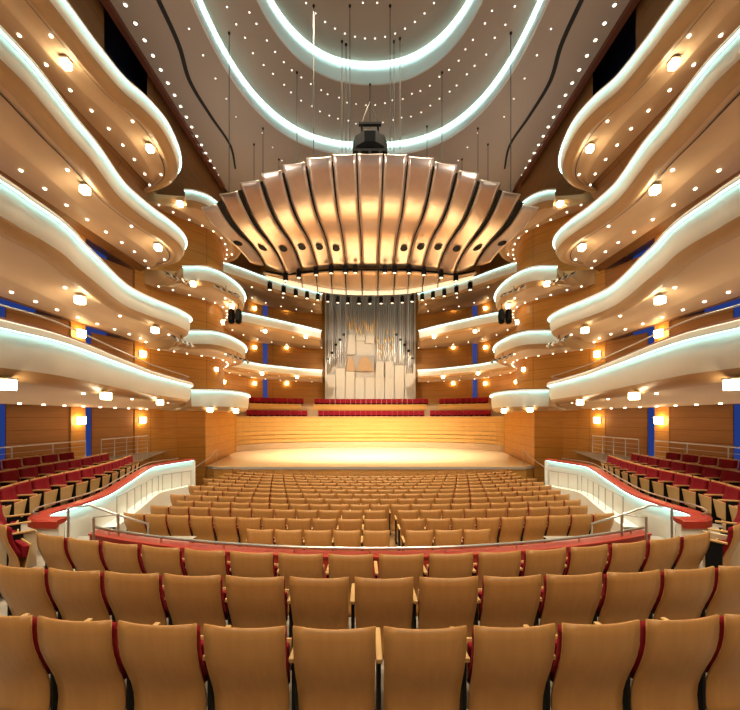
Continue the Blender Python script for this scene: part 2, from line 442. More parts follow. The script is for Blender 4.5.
# ------------------------------------------------------------------ side terrace parapets (white, glowing under a red cap)
PZ = -1.75
for s in (-1, 1):
    sd = SIDE[s]
    path = crom([(-5.05,5.95),(-5.45,5.98),(-5.72,6.35),(-5.72,7.0),(-5.85,7.9),(-6.5,9.6),(-7.3,11.6),(-7.62,12.7),(-7.45,13.6),(-7.2,14.6)], 60)
    path = [p*1.06 for p in path]
    P = [(-s*p[0], p[1]) for p in path]
    N2 = []
    for i in range(60):
        a, b = Vector(P[max(0,i-1)]), Vector(P[min(59,i+1)]); t = (b-a).normalized()
        N2.append(Vector((t.y, -t.x))*(1 if s < 0 else -1))      # towards the hall
    def off(o, z): return [(P[i][0]+N2[i].x*o, P[i][1]+N2[i].y*o, z) for i in range(60)]
    t = thing('terrace_parapet', f'curving white glowing parapet with a red cap along the {sd} side terrace', 'parapet', (P[30][0],P[30][1],-3.2))
    obj('wall', MB().grid([off(-.10,PZ-.08), off(0.0,PZ-.08), off(.01,PZ-.4), off(.0,PZ-.9), off(-.05,-3.75), off(-.12,-3.75), off(-.12,PZ-.08)]), M['white'], t, True)
    obj('cap', MB().grid([off(-.17,PZ-.14), off(-.17,PZ-.02), off(-.12,PZ), off(.10,PZ), off(.12,PZ-.02), off(.12,PZ-.05), off(-.1,PZ-.10), off(-.17,PZ-.14)]), M['redcap'], t)
    obj('light_strip', MB().grid([off(.045,PZ-.075), off(.10,PZ-.075)]), M['led'], t)
    obj('end_wall', MB().box(P[-1][0]-.08, P[-1][0]+.08, P[-1][1]+.01, P[-1][1]+.10, -3.9, PZ-.10), M['white'], t)
    for i_ in (0, 59):
        obj('end_cap', MB().poly([off(-.17,PZ-.14)[i_], off(-.17,PZ-.02)[i_], off(-.12,PZ)[i_], off(.10,PZ)[i_], off(.12,PZ-.02)[i_], off(.12,PZ-.05)[i_], off(-.1,PZ-.10)[i_]]), M['redcap'], t)
    obj('end_face', MB().poly([off(-.12,PZ-.08)[0], off(0.0,PZ-.08)[0], off(-.05,-3.75)[0], off(-.12,-3.75)[0]]), M['white'], t)
    hr = thing('parapet_handrail', f'slim steel rail running along the red cap of the {sd} terrace parapet', 'handrail', (P[20][0],P[20][1],PZ))
    obj('rail', MB().tube(off(-.1,PZ+.09)[2:56], .016, 6), M['chrome'], hr, True)
    for i in range(4, 56, 6):
        q = off(-.1,PZ)[i]; obj('bracket', MB().tube([q,(q[0],q[1],PZ+.09)], .009, 5), M['chrome'], hr)
    # aisle rail on the hall side of the parapet
    rz_ = lambda y: lin(y, [(6.9,-1.86),(8.5,-1.88),(11.6,-2.07),(15.3,-2.22)])
    o0, o1 = off(.012, 0)[14:59], off(.32, 0)[14:59]
    obj('base_ledge', MB().grid([[(x,y,rz_(y)-.62) for x,y,_ in o0], [(x,y,rz_(y)-.62) for x,y,_ in o1], [(x,y,-3.9) for x,y,_ in o1]]), M['white'], t)
    for nm, ia, ib, b in (('lower', 16, 47, 7), ('upper', 48, 58, 4)):
        base = off(.22, 0)[ia:ib]
        pth = [(x,y,rz_(y)) for x,y,_ in base]
        ps = [pth[round((len(pth)-1)*j/(b-1))] for j in range(b)]
        rail_thing(f'steel aisle rail with slim posts beside the {sd} white parapet, {"camera" if nm=="lower" else "stage"} end', pth,
                   [(x,y,z,z-.615) for x,y,z in ps], .013, name='aisle_handrail')
    # railing behind the last terrace row
    for nm, ya, yb in (('near', 8.0, 13.6), ('far', 14.4, 17.4)):
        X = -10.75
        zt = -.86
        tops = mir(s, [(X,ya,zt),(X,yb,zt)])
        posts = mir(s, [(X,ya+(yb-ya)*j/4,zt,TFLOOR[2]) for j in range(5)])
        mids = [mir(s, [(X,ya,zt-h),(X,yb,zt-h)]) for h in (.2,.38,.56,.74)]
        rail_thing(f'steel post and wire railing behind the {sd} terrace seats, {nm} half', tops, posts, .02, mids, name='terrace_railing')

# ------------------------------------------------------------------ stage
deckpts = [(-9.0,22.0),(9.0,22.0),(10.25,22.55),(11.75,31.7)]
arc = []
for i in range(21):
    a = -1+2*i/20
    arc.append((-11.8*a if 0 else 11.8*-a*-1*-1, 31.7+5.3*(1-a*a)))
arc = [(11.8*math.cos(q), 31.7+5.3*math.sin(q)) for q in (PI*i/28 for i in range(29))]
st = thing('stage', 'broad pale maple concert stage below the canopy', 'stage', (0,28,-4.0))
top = [(x,y,-3.0) for x,y in deckpts] + [(x,y,-3.0) for x,y in arc] + [(-10.25,22.55,-3.0)]
mb = MB().poly(top); obj('deck', mb, M['deck'], st)
fr = [(-10.25,22.55),(-9.6,22.1),(-9.0,21.97),(9.0,21.97),(9.6,22.1),(10.25,22.55)]
obj('riser', MB().grid([[(x,y+.03,-4.1) for x,y in fr], [(x,y+.03,-3.12) for x,y in fr]]), M['stagewall'], st)
obj('nosing', MB().slab([[(x,y-.05,z) for x,y in fr] for z in (-3.14,-2.985)], (0,.08,0)), M['stone'], st)
# stage back wall
rows = [[(x,y+.02,z) for x,y in arc] for z in (-3.0,.10)]
struct('wall_stage', MB().grid(rows), M['stagewall'], label='curved maple wall around the back of the stage')
tr = MB()
for k, (z, d) in enumerate(((-2.98,.02),(-2.36,.05),(-1.98,.05),(-1.60,.05))):
    t_ = MB().slab([[(x*.995,y-.10-d,zz) for x,y in arc] for zz in (z,z+(.56 if k == 0 else .33))], (0,.14,0))
    o = struct(f'trim_{k+1}', t_, M['lip'] if k == 0 else M['stagewall'], label='projecting maple band on the stage wall')
rows = [[(x,y-.04,.10) for x,y in arc], [(x,y+.25,.10) for x,y in arc]]
struct('trim_5', MB().slab(rows, (0,0,.06)), M['lip'], label='ledge on top of the stage wall')

# ------------------------------------------------------------------ choir terraces and seats behind the stage
def choir_curve(o):
    return [((11.8+o)*math.cos(q), 31.7+(5.3+o)*math.sin(q)) for q in (PI*i/60 for i in range(61))]
mb = MB()
LV = [(.1,-.03),(1.15,-.03),(1.15,1.25),(2.4,1.25),(2.4,1.5),(4.6,1.5)]
mb.grid([[(x,y,z) for x,y in choir_curve(o)] for o,z in LV])
struct('floor_choir', mb, M['lip'], label='stepped wooden floor of the choir seating')
cs = thing('choir_chair', 'x', 'seat')
obj('backrest', MB().box(-.265,.265,-.05,.03,.20,.80), M['darkred'], cs, False, .015)
obj('seat_cushion', MB().box(-.25,.25,.03,.42,.34,.46), M['darkred'], cs, False, .015)
obj('pedestal', MB().box(-.06,.06,.05,.25,0,.34), M['black'], cs)
remember(cs); first = [True]
for o, z, rn, c_, w_, e_ in ((.75,-.03,'front',5.45,6.4,11.6), (1.85,1.25,'rear',6.0,7.1,11.7)):
    BLK = [('left', -e_, -w_), ('centre', -c_, c_), ('right', w_, e_)]
    cur = choir_curve(o)
    L = 0; pts = []
    fine = [((11.8+o)*math.cos(q), 31.7+(5.3+o)*math.sin(q)) for q in (PI*(1-i/2000) for i in range(2001))]
    acc = 0
    for a, b in zip(fine, fine[1:]):
        acc += math.hypot(b[0]-a[0], b[1]-a[1])
        if acc >= .545: pts.append((b[0], b[1], b[0]-a[0], b[1]-a[1])); acc = 0
    for nm, xa, xb in BLK:
        sel = [p for p in pts if xa < p[0] < xb]
        for q, (x, y, tx, ty) in enumerate(sel):
            # facing the stage
            rz = math.atan2(ty, tx)+PI
            lab = f'small red choir seat, {nth(q+1)} from the left in the {rn} row of the {nm} block'
            if first[0]:
                cs.location = (x,y,z); cs.rotation_euler = (0,0,rz); cs['label'] = lab; cs['group'] = 'choir seats'; first[0] = False
            else: dup(cs, (x,y,z), rz, lab, 'choir seats')
for nm, xa, xb in BLK:
    c = [p for p in choir_curve(1.14) if xa-.1 < p[0] < xb+.1]
    b = obj('choir_barrier', MB().slab([[(x,y,z) for x,y in c] for z in (.80,1.42)], (0,-.05,0)), M['stagewall'])
    tag(b, f'low wooden barrier between the two rows of the {nm} choir block', 'barrier')
    c = [p for p in choir_curve(2.35) if xa-.3 < p[0] < xb+.3]

# ------------------------------------------------------------------ walls
WX = 13.0
ZTOP = 21.5
LOWPOLY = [(-13,19.9),(-12.4,21.6),(-11.9,22.2),(-10.3,22.55),(-11.8,31.7)]
HIGH = crom([(-13,19.9),(-12.4,21.4),(-11.2,22.7),(-10.35,24),(-10.6,26),(-11.8,28.6),(-12.75,31),(-12.85,34),(-12.2,36.8),(-9.5,40.0),(-6.4,41.2),(-5.3,41.4)], 56)
for s in (-1, 1):
    sd = SIDE[s]
    mb = MB()
    def q(y0,y1,z0,z1,x=-13.0): mb.grid([[(-s*x,y0,z0),(-s*x,y1,z0)],[(-s*x,y0,z1),(-s*x,y1,z1)]])
    q(-6,12.0,-3,13); q(15.65,16.45,-3,8.9); q(12,20.0,8.9,13); q(19.9,20.02,-3,8.9)
    # jambs of the openings
    for y in (12.0,15.65,16.45,19.9):
        mb.grid([[(s*13,y,-3),(s*14.6,y,-3)],[(s*13,y,8.9),(s*14.6,y,8.9)]])
    mb.grid([[(s*13,12,8.9),(s*13,20,8.9)],[(s*14.6,12,8.9),(s*14.6,20,8.9)]])
    struct(f'wall_{sd}', mb, M['wall'], label=f'honey wood panelled {sd} side wall with tall openings')
    mb = MB().grid([[(-s*p[0],p[1],z) for p in LOWPOLY] for z in (-4.2,.75)])
    struct(f'wall_stage_{sd}', mb, M['wall'], label=f'wooden wall block at the {sd} side of the stage')
    mb = MB().grid([[(-s*p[0],p[1],z) for p in HIGH] for z in (.6,13.2)])
    struct(f'wall_upper_{sd}', mb, M['wall'], True, label=f'curving wood wall behind the {sd} stage balconies')
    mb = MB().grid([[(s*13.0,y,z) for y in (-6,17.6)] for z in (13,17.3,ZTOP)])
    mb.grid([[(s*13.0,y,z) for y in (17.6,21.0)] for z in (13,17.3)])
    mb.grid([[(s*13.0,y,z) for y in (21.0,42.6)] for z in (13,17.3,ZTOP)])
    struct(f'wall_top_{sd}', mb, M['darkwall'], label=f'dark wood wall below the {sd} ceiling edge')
    # panels with the chamber's blue light and the upper recess's shade put into colour
    struct('painted_recess_1' if s < 0 else 'painted_recess_2', MB().grid([[(s*14.55,y,z) for y in (11.6,20.6)] for z in (-3,9.4)]), M['blue'], label=f'blue panel glowing for the lit chamber behind the {sd} wall openings')
    struct('painted_recess_3' if s < 0 else 'painted_recess_4', MB().grid([[(s*13.6,y,z) for y in (17.4,21.8)] for z in (16.9,ZTOP)]), M['recess_shade'], label=f'dark panel painted as the unlit recess high on the {sd} wall')
    # tilted door leaves in the openings, one per level
    for z0, z1, lev in ((-2.0,.53,'terrace'), (1.0,4.22,'first balcony'), (4.9,8.12,'second balcony')):
        for (xa,ya),(xb,yb),wh in (((-13.75,13.6),(-13.06,15.6),'near'), ((-13.72,17.75),(-13.06,19.85),'far')):
            a, b = Vector((s*-xa if 0 else -s*xa*1, ya)), Vector((-s*xb, yb))
            a = Vector((-xa*s, ya)); b = Vector((-xb*s, yb))
            t = (b-a).normalized(); n = Vector((-t.y,t.x))*.06
            mb = MB().slab([[(a.x,a.y,z0),(b.x,b.y,z0)],[(a.x,a.y,z1),(b.x,b.y,z1)]], (n.x,n.y,0))
            dr = obj('acoustic_door', mb, M['door'])
            tag(dr, f'swung-open wooden acoustic door at {lev} level on the {sd} wall, {wh} bay', 'door')
    # slim end columns
    for y0, y1 in ((15.68,16.42),):
        pass
# back of the hall, behind the camera
struct('wall_rear', MB().grid([[(x,-6,z) for x in (-13,13)] for z in (-4.6,ZTOP)]), M['backwall'], label='rear wall of the hall')
struct('wall_front', MB().grid([[(x,42.6,z) for x in (-13,13)] for z in (-1,ZTOP)]), M['wall'], label='end wall behind the organ')
# glowing panels for the blue lit slots between the stage balconies
k = 5
for s in (-1, 1):
    for (px, lev, z0, z1) in ((-10.9,0,.8,4.2),(-10.9,1,5.2,7.9),(-10.9,2,9.3,12.0)):
        pass

def wall_point(px_x, s):
    """where the sight line through a plan direction meets the upper wall: used to set sconces and slots on that wall"""
    kx = (px_x-CX)/FOC
    best = None
    for a, b in zip(HIGH, HIGH[1:]):
        fa, fb = a.x-kx*a.y, b.x-kx*b.y
        if fa*fb <= 0 and a.y > 26:
            t = fa/(fa-fb); p = a.lerp(b, t); tt = (b-a).normalized(); best = (p, tt)
    return best
slotn = 5
SCONCE = []
for s in (-1, 1):
    p, t = wall_point(265, s)
    nx, ny = t.y, -t.x
    for z0, z1, lv in ((1.9,4.3,'lowest'),(5.3,8.0,'middle'),(9.2,12.0,'top')):
        w = .28
        pts = [[(p.x+t.x*a+nx*.06, p.y+t.y*a+ny*.06, z) for a in (-w,w)] for z in (z0,z1)]
        pts = [[(-s*x,y,z) for x,y,z in r] for r in pts]
        struct(f'painted_recess_{slotn}', MB().slab(pts, (s*nx*-.0,-.04,0)), M['blue'], label=f'slim blue panel glowing for the lit slot, {lv} level, {SIDE[s]} of the organ'); slotn += 1  # glowing slab stands in for the blue light in the slot
    for px in (254, 286.5):
        p, t = wall_point(px, s); nx, ny = t.y, -t.x
        for y_px, lv in ((383.5,'lowest'),(347.5,'middle'),(308.5,'top')):
            z = (HOR-y_px)*p.y/FOC
            SCONCE.append((-s*(p.x+nx*.02), p.y+ny*.02, z, -s*nx, ny, f'{lv} level, {"outer" if px == 254 else "inner"}, {SIDE[s]} of the organ', .8))
    p, t = wall_point(223, s) or (Vector((-12.2,30)), Vector((0,1)))
    SCONCE.append((-s*p.x, p.y, (HOR-382)*p.y/FOC, -s*t.y, -t.x, f'beside the {SIDE[s]} stage pier', .8))
    for y, z, lab in ((16.05,0.0,'between the doors'), (20.2,0.0,'beyond the far door'), (16.05,3.88,'between the upper doors'), (20.2,3.70,'beyond the upper far door'), (16.05,7.4,'high between the doors')):
        SCONCE.append((s*12.98 if y < 20 else s*12.85, y, z-.12, -s, 0, f'{lab} on the {SIDE[s]} side wall', 1))
for x, y, z, nx, ny, lab, sc in SCONCE:
    rz = math.atan2(-nx, ny)
    t = thing('wall_sconce', f'small glowing square wall sconce, {lab}', 'lamp', (x,y,z), rz, 'wall sconces')
    w = .12*sc+.04
    obj('back_plate', MB().box(-w*.8,w*.8,-.02,.03,-w*.9,w*.9), M['chrome'], t, local=True)
    mbx = MB().slab([[(-w,.18,-w),(w,.18,-w)],[(-w*1.1,.2,w),(w*1.1,.2,w)]], (0,-.15,0))
    obj('shade', mbx, M['sconce'], t, local=True)

# ------------------------------------------------------------------ balconies
def wall_x(y):
    pts = [(-13,-6),(-13,19.9)]+[(p.x,p.y) for p in HIGH]
    best = None
    for a, b in zip(pts, pts[1:]):
        if a[1] <= y <= b[1]:
            return a[0]+(b[0]-a[0])*(y-a[1])/max(1e-6,(b[1]-a[1]))
    return -12.5
LAMPS = []
def balcony(label, s, path, zt, zb, zw, n=60, spacing=.95, mode='side', cap_h=.15, dots=True, dot_r=.046, handrail=False, slot=False, y_vis=5.0, edge=None, drop=0):
    P = crom(path, n)
    T = []
    for i in range(n):
        t = (P[min(n-1,i+1)]-P[max(0,i-1)]).normalized(); T.append(t)
    Nn = [Vector((-t.y,t.x)) for t in T]                      # away from the hall
    if mode == 'side':
        Wp = [Vector((wall_x(p.y)+.02, p.y)) for p in P]
        Ww = Wp
        if edge: Wp = [Vector((max(w.x, -edge), w.y)) for w in Wp]
    else:
        wp = crom(mode, n); Wp = wp
    def row(o, z): return [(-s*(P[i].x+Nn[i].x*o), P[i].y+Nn[i].y*o, z) for i in range(n)]
    def mid(f, z):
        out = []
        for i in range(n):
            a = P[i]+Nn[i]*.50; w = Wp[i]
            p = a.lerp(w, f)
            out.append((-s*p.x, p.y, z))
        return out
    c = P[n//2]
    t = thing('balcony', label, 'balcony', (-s*c.x, c.y, zb))
    h = zt-zb
    obj('fascia', MB().grid([row(.02,zt+.03), row(.0,zt-.1*h), row(.0,zt-.45*h), row(.03,zt-.8*h), row(.08,zb)]), M['white'], t, True)
    obj('cap', MB().grid([row(.30,zt-.3), row(.30,zt+cap_h), row(-.09,zt+cap_h), row(-.12,zt+cap_h-.03), row(-.12,zt+.01), row(-.10,zt), row(.02,zt+.0)]), M['white'], t)
    obj('top_rail', MB().grid([row(.28,zt+cap_h), row(.26,zt+cap_h+.06), row(-.04,zt+cap_h+.06), row(-.06,zt+cap_h)]), M['capwood'], t)
    obj('light_strip', MB().grid([row(-.095,zt-.006), row(-.03,zt-.006)]), M['led'], t)
    obj('lip', MB().grid([row(.08,zb), row(.13,zb-.10), row(.26,zb-.20), row(.42,zb-.24), row(.5,zb-.22)]), M['lip'], t, True)
    d = zb-.22
    zr = lambda f: d+(zw-d)*f
    prof = [(0,d),(.03,d+.03),(.10,zr(.10)+.10),(.27,zr(.27)+.14),(.40,zr(.4)+.06),(.45,zr(.45)-.07),(.48,zr(.48)-.10),(.78,zr(.78)-.07),(1,zw)]
    obj('soffit', MB().grid([mid(f,z) for f,z in prof]), M['cream'], t, True)
    obj('floor_slab', MB().grid([row(.3,zt-.3), mid(.2,zt-.3), mid(1,max(zt-.1,zw+.3))]), M['carpet'], t)
    if edge:
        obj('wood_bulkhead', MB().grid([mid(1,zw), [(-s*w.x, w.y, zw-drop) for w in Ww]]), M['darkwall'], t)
        obj('slab_edge', MB().grid([mid(1,max(zt-.1,zw+.3)), [(-s*w.x, w.y, max(zt-.1,zw+.3)) for w in Ww]]), M['carpet'], t)
    # closing faces at both ends
    for i in (0, n-1):
        a = P[i]; w = Wp[i]
        mbp = MB()
        pts = [row(.02,zt+.03)[i], row(0,zt-.45*h)[i], row(.08,zb)[i], row(.26,zb-.2)[i]] + [mid(f,z)[i] for f,z in prof] + [mid(1,zt-.1)[i], row(.3,zt-.1)[i]]
        obj('end_face', mbp.poly(pts), M['lip'], t)
    if slot:
        obj('blind_slot', MB().grid([mid(.085,zr(.085)+.045), mid(.105,zr(.105)+.060)]), M['slot'], t)
    if handrail:
        obj('handrail', MB().tube(row(.1,zt+cap_h+.32), .02, 6), M['chrome'], t, True)
    if dots:
        rowd = mid(.70, zr(.70)-.08-.045)
        acc = spacing
        for a, b in zip(rowd, rowd[1:]):
            acc += math.dist(a, b)
            if acc >= spacing and b[1] > y_vis:
                acc = 0
                obj('downlight', MB().lathe([(.02,.0),(dot_r,.0),(dot_r+.007,.02),(dot_r+.007,.05)], 10, b), M['dot'], t)
        rowd = mid(.20, zr(.20)+.075)
        acc = 0
        for a, b in zip(rowd, rowd[1:]):
            acc += math.dist(a, b)
            if acc >= 3.4 and b[1] > y_vis:
                acc = 0
                obj('downlight', MB().lathe([(.02,.0),(.045,.0),(.052,.02),(.052,.06)], 10, b), M['dot'], t)
    return t, mid, zr

MAINS = {
 'A': ([(-8.2,-5),(-8.0,0),(-7.2,4),(-7.04,6.85),(-6.98,7.85),(-7.25,9.1),(-7.75,10.8),(-8.2,12.4),(-8.75,14.4),(-9.2,17.0),(-9.6,19.3),(-10.6,19.9),(-12.2,20.2)], 1.70,.97,.50,12.9,.02),
 'B': ([(-8.8,-5),(-8.6,0),(-8.2,5),(-8.12,7.9),(-8.16,8.55),(-8.2,9.3),(-8.35,10.0),(-8.65,10.8),(-8.95,11.8),(-9.45,13.4),(-9.7,14.6),(-9.6,15.8),(-9.32,17.2),(-9.32,18.5),(-9.8,19.4),(-10.9,19.9),(-12.2,20.2)], 5.17,4.48,4.24,12.85,.03),
 'C': ([(-9.0,-5),(-8.9,0),(-8.7,5),(-8.65,8.5),(-8.68,9.3),(-8.95,10.8),(-9.1,11.9),(-9.5,13.6),(-9.55,14.5),(-9.45,15.6),(-9.27,16.5),(-9.22,17.5),(-9.5,18.5),(-10.2,19.4),(-11.2,19.9),(-12.2,20.2)], 9.0,8.48,8.38,12.5,.16),
 'D': ([(-9.8,-5),(-9.8,0),(-9.7,6),(-9.6,11.2),(-9.6,12.4),(-9.5,13.8),(-9.2,14.6),(-9.02,15.6),(-9.15,16.7),(-9.5,17.9),(-10.1,18.9),(-11.0,19.6),(-12.2,20.1)], 13.0,12.62,12.85,12.2,1.5)}
NEXTS = {
 'A': ([(-10.15,20.42),(-9.4,20.42),(-8.6,20.7),(-8.1,21.6),(-8.05,23.2),(-8.5,25.2),(-9.3,27.3),(-10.4,28.6),(-11.6,29)], 1.53,.66,.62),
 'B': ([(-10.6,20.42),(-9.5,20.42),(-8.8,20.75),(-8.45,22.0),(-8.5,24.2),(-9.2,26.5),(-10.3,28.0),(-11.6,28.8)], 4.88,4.22,4.0),
 'C': ([(-10.6,20.42),(-9.6,20.42),(-9.05,20.75),(-8.7,21.5),(-8.5,23.2),(-8.85,25.4),(-9.8,27.2),(-11.0,28.4),(-11.7,28.8)], 8.52,7.85,7.6),
 'D': ([(-10.5,20.42),(-10.0,20.5),(-9.35,21.1),(-9.0,22.5),(-9.0,24.8),(-9.5,26.8),(-10.5,28.2),(-11.7,28.8)], 12.85,12.42,12.3)}
BACKW = [(-12.1,29.6),(-12.7,31.2),(-12.8,34.6),(-11.5,37.8),(-8.5,40.3),(-5.4,41.3)]
ENDS = {
 'B': ([(-12.0,29.6),(-11.0,31.2),(-9.9,33.2),(-8.5,34.6),(-6.9,36.1),(-4.95,37.2)], 4.9,4.32,4.1),
 'C': ([(-11.9,29.5),(-10.5,29.9),(-8.75,31.6),(-6.9,33.6),(-4.9,36.0)], 8.7,8.0,7.9),
 'D': ([(-12.0,29.4),(-10.8,30.8),(-8.8,33.4),(-6.9,35.2),(-4.9,36.9)], 12.7,12.0,11.9)}
LEVEL = {'A':'lowest','B':'second','C':'third','D':'topmost'}
SOF = {}
for s in (-1, 1):
    sd = SIDE[s]
    for kx in 'ABCD':
        pth, zt, zb, zw, xe, dr_ = MAINS[kx]
        SOF['main',kx,s] = balcony(f'{LEVEL[kx]} white-fronted balcony sweeping along the {sd} side of the hall', s, pth, zt, zb, zw, 110, .92, handrail=kx=='A', slot=kx in 'CD', cap_h=.16 if kx == 'A' else .10, edge=xe, drop=dr_)
        pth, zt, zb, zw = NEXTS[kx]
        SOF['next',kx,s] = balcony(f'{LEVEL[kx]} short bulging white balcony at the {sd} edge of the stage', s, pth, zt, zb, zw, 60, .8, cap_h=.10, dots=kx != 'A', dot_r=.04)
        if kx in ENDS:
            pth, zt, zb, zw = ENDS[kx]
            SOF['end',kx,s] = balcony(f'{LEVEL[kx]} slim white balcony curving back to the {sd} of the organ', s, pth, zt, zb, zw, 50, 1.7, mode=BACKW, cap_h=.10, dot_r=.04)

# square glowing fixtures under the balconies
bpy.context.view_layer.update()
DG = bpy.context.evaluated_depsgraph_get()
def soffit_lamp(s, z, px, py, label, size=.15):
    """a fixture hung on a soffit: looked up on the left soffit, then mirrored to the right one"""
    hit, loc, *_ = SC.ray_cast(DG, Vector((0,0,0)), Vector((px-CX, FOC, HOR-py+4)).normalized())
    y = z*FOC/(HOR-py); x = (px-CX)*y/FOC
    if hit and loc.y < 42 and abs(loc.z-z) < 1.2: x, y, z = loc.x, loc.y, loc.z-.135
    else: print('lamp off', label, loc)
    t = thing('soffit_lamp', label, 'lamp', (x if s < 0 else -x, y, z), 0, 'square balcony lamps')
    obj('ceiling_plate', MB().box(-size*1.15,size*1.15,-size*1.15,size*1.15,.02,.06), M['chrome'], t, local=True)
    mb = MB().slab([[(-size,-size,-.26*size/.15),(size,-size,-.26*size/.15)],[(-size,size,-.26*size/.15),(size,size,-.26*size/.15)]], (0,0,.26*size/.15+.03))
    obj('glass', mb, M['lamp'], t, False, .02, True)
for s in (-1, 1):
    sd = SIDE[s]
    for z, px, py, lab in ((.80,7,378,'lowest balcony, nearest the camera'),(.76,106,393,'lowest balcony, middle of three'),(.74,160,401.5,'lowest balcony, nearest the stage'),
                           (4.36,80,298,'second balcony, middle'),(4.34,155,329.5,'second balcony, stage end'),
                           (8.28,85,188,'third balcony, middle'),(8.26,158,247,'third balcony, stage end'),
                           (12.45,66,62,'topmost balcony, nearest the camera'),(12.4,150,148,'topmost balcony, middle'),(12.4,180,204,'topmost balcony, stage end'),
                           (4.05,216,370,'short second balcony beside the stage'),(7.72,193,284,'short third balcony beside the stage'),(7.66,232,307,'short third balcony, far end'),
                           (.58,210,409.8,'short lowest balcony over the stage pier'),(.58,236,411.2,'short lowest balcony, far end'),
                           (4.12,262,375.0,'slim second balcony near the organ'),(4.08,297,378.6,'slim second balcony, organ end'),
                           (7.86,265,332.6,'slim third balcony near the organ'),(7.82,306,338.6,'slim third balcony, organ end'),(7.7,222,323,'slim third balcony beside the bulging one')):
        soffit_lamp(s, z, px, py, f'square glowing lamp under the {sd} {lab}', .105 if py > 376 and px < 190 else .12)

# ------------------------------------------------------------------ ceiling
ZC = 20.0
def oval(cy, a, b, e, n=96):
    out = []
    for i in range(n):
        q = 2*PI*i/n; c, s_ = math.cos(q), math.sin(q)
        out.append((a*math.copysign(abs(c)**(2/e), c), cy+b*math.copysign(abs(s_)**(2/e), s_)))
    return out
O1 = oval(16.6,8.5,10.75,2.5); O2 = oval(15.3,5.85,7.15,2.3)
def ringface(inner, z0, z1, lean=0.0):
    cy = sum(p[1] for p in inner)/len(inner)
    return [[(x,y,z0) for x,y in inner], [(x,y,z1) for x,y in inner]]
# outer flat ceiling: from the walls to the first oval
mb = MB()
n = len(O1)
outer = []
for i, (x,y) in enumerate(O1):
    q = 2*PI*i/n
    # ray from the oval's centre to a big rectangle
    dx, dy = x, y-16.6
    L_ = math.hypot(dx,dy); dx/=L_; dy/=L_
    t = min((12.55/abs(dx)) if abs(dx)>1e-6 else 1e9, ((42.6-16.6)/dy if dy>1e-6 else 1e9), ((16.6+6)/-dy if dy<-1e-6 else 1e9))
    outer.append((dx*t, 16.6+dy*t))
def snap(pts):
    # put a vertex on each rectangle corner
    for cx, cy in ((12.55,42.6),(-12.55,42.6),(12.55,-6),(-12.55,-6)):
        j = min(range(len(pts)), key=lambda k: math.hypot(pts[k][0]-cx, pts[k][1]-cy)); pts[j] = (cx,cy)
snap(outer)
mb.grid([[(x,y,ZC) for x,y in O1],[(x,y,ZC) for x,y in outer]], True)
struct('ceiling', mb, M['ceil'], label='taupe ceiling around the oval coves')
O1b = [(x*1.02, 16.6+(y-16.6)*1.02) for x,y in O1]
ZM, ZI = 20.85, 22.15
mb = MB().grid([[(x,y,ZM) for x,y in O2],[(x,y,ZM) for x,y in O1b]], True)
struct('ceiling_middle', mb, M['ceil'], label='raised middle oval of the ceiling')
O2b = [(x*1.03, 15.3+(y-15.3)*1.03) for x,y in O2]
mb = MB().poly([(x,y,ZI) for x,y in O2b])
struct('ceiling_inner', mb, M['ceil'], label='innermost raised oval of the ceiling')
for k_, (O, Ob, z0, z1, cy, nm) in enumerate(((O1,O1b,ZC,ZM,16.6,'outer'),(O2,O2b,ZM,ZI,15.3,'inner'))):
    t = thing('ceiling_cove', f'glowing {"larger" if k_==0 else "smaller"} oval light cove in the ceiling', 'light cove', (0,cy,z0))
    obj('cove_face', MB().grid([[(x,y,z0) for x,y in O],[(x,y,z0+(z1-z0)*.5) for x,y in O],[(x+(xb-x)*.7,y+(yb-y)*.7,z1-.02) for (x,y),(xb,yb) in zip(O,Ob)]], True), M['ring'], t, True)
    sc_ = lambda f: [(x*f, cy+(y-cy)*f) for x,y in O]
    obj('light_strip', MB().grid([[(x,y,z1-.03) for x,y in sc_(1.0145 if k_ == 0 else 1.021)],[(x,y,z1-.03) for x,y in sc_(.990)]], True), M['ringled'], t)
    obj('rim', MB().grid([[(x,y,z0) for x,y in O],[(x,y,z0-.03) for x,y in O],[(x,y,z0-.03) for x,y in sc_(1.012)],[(x,y,z0) for x,y in sc_(1.012)]], True), M['ring'], t)
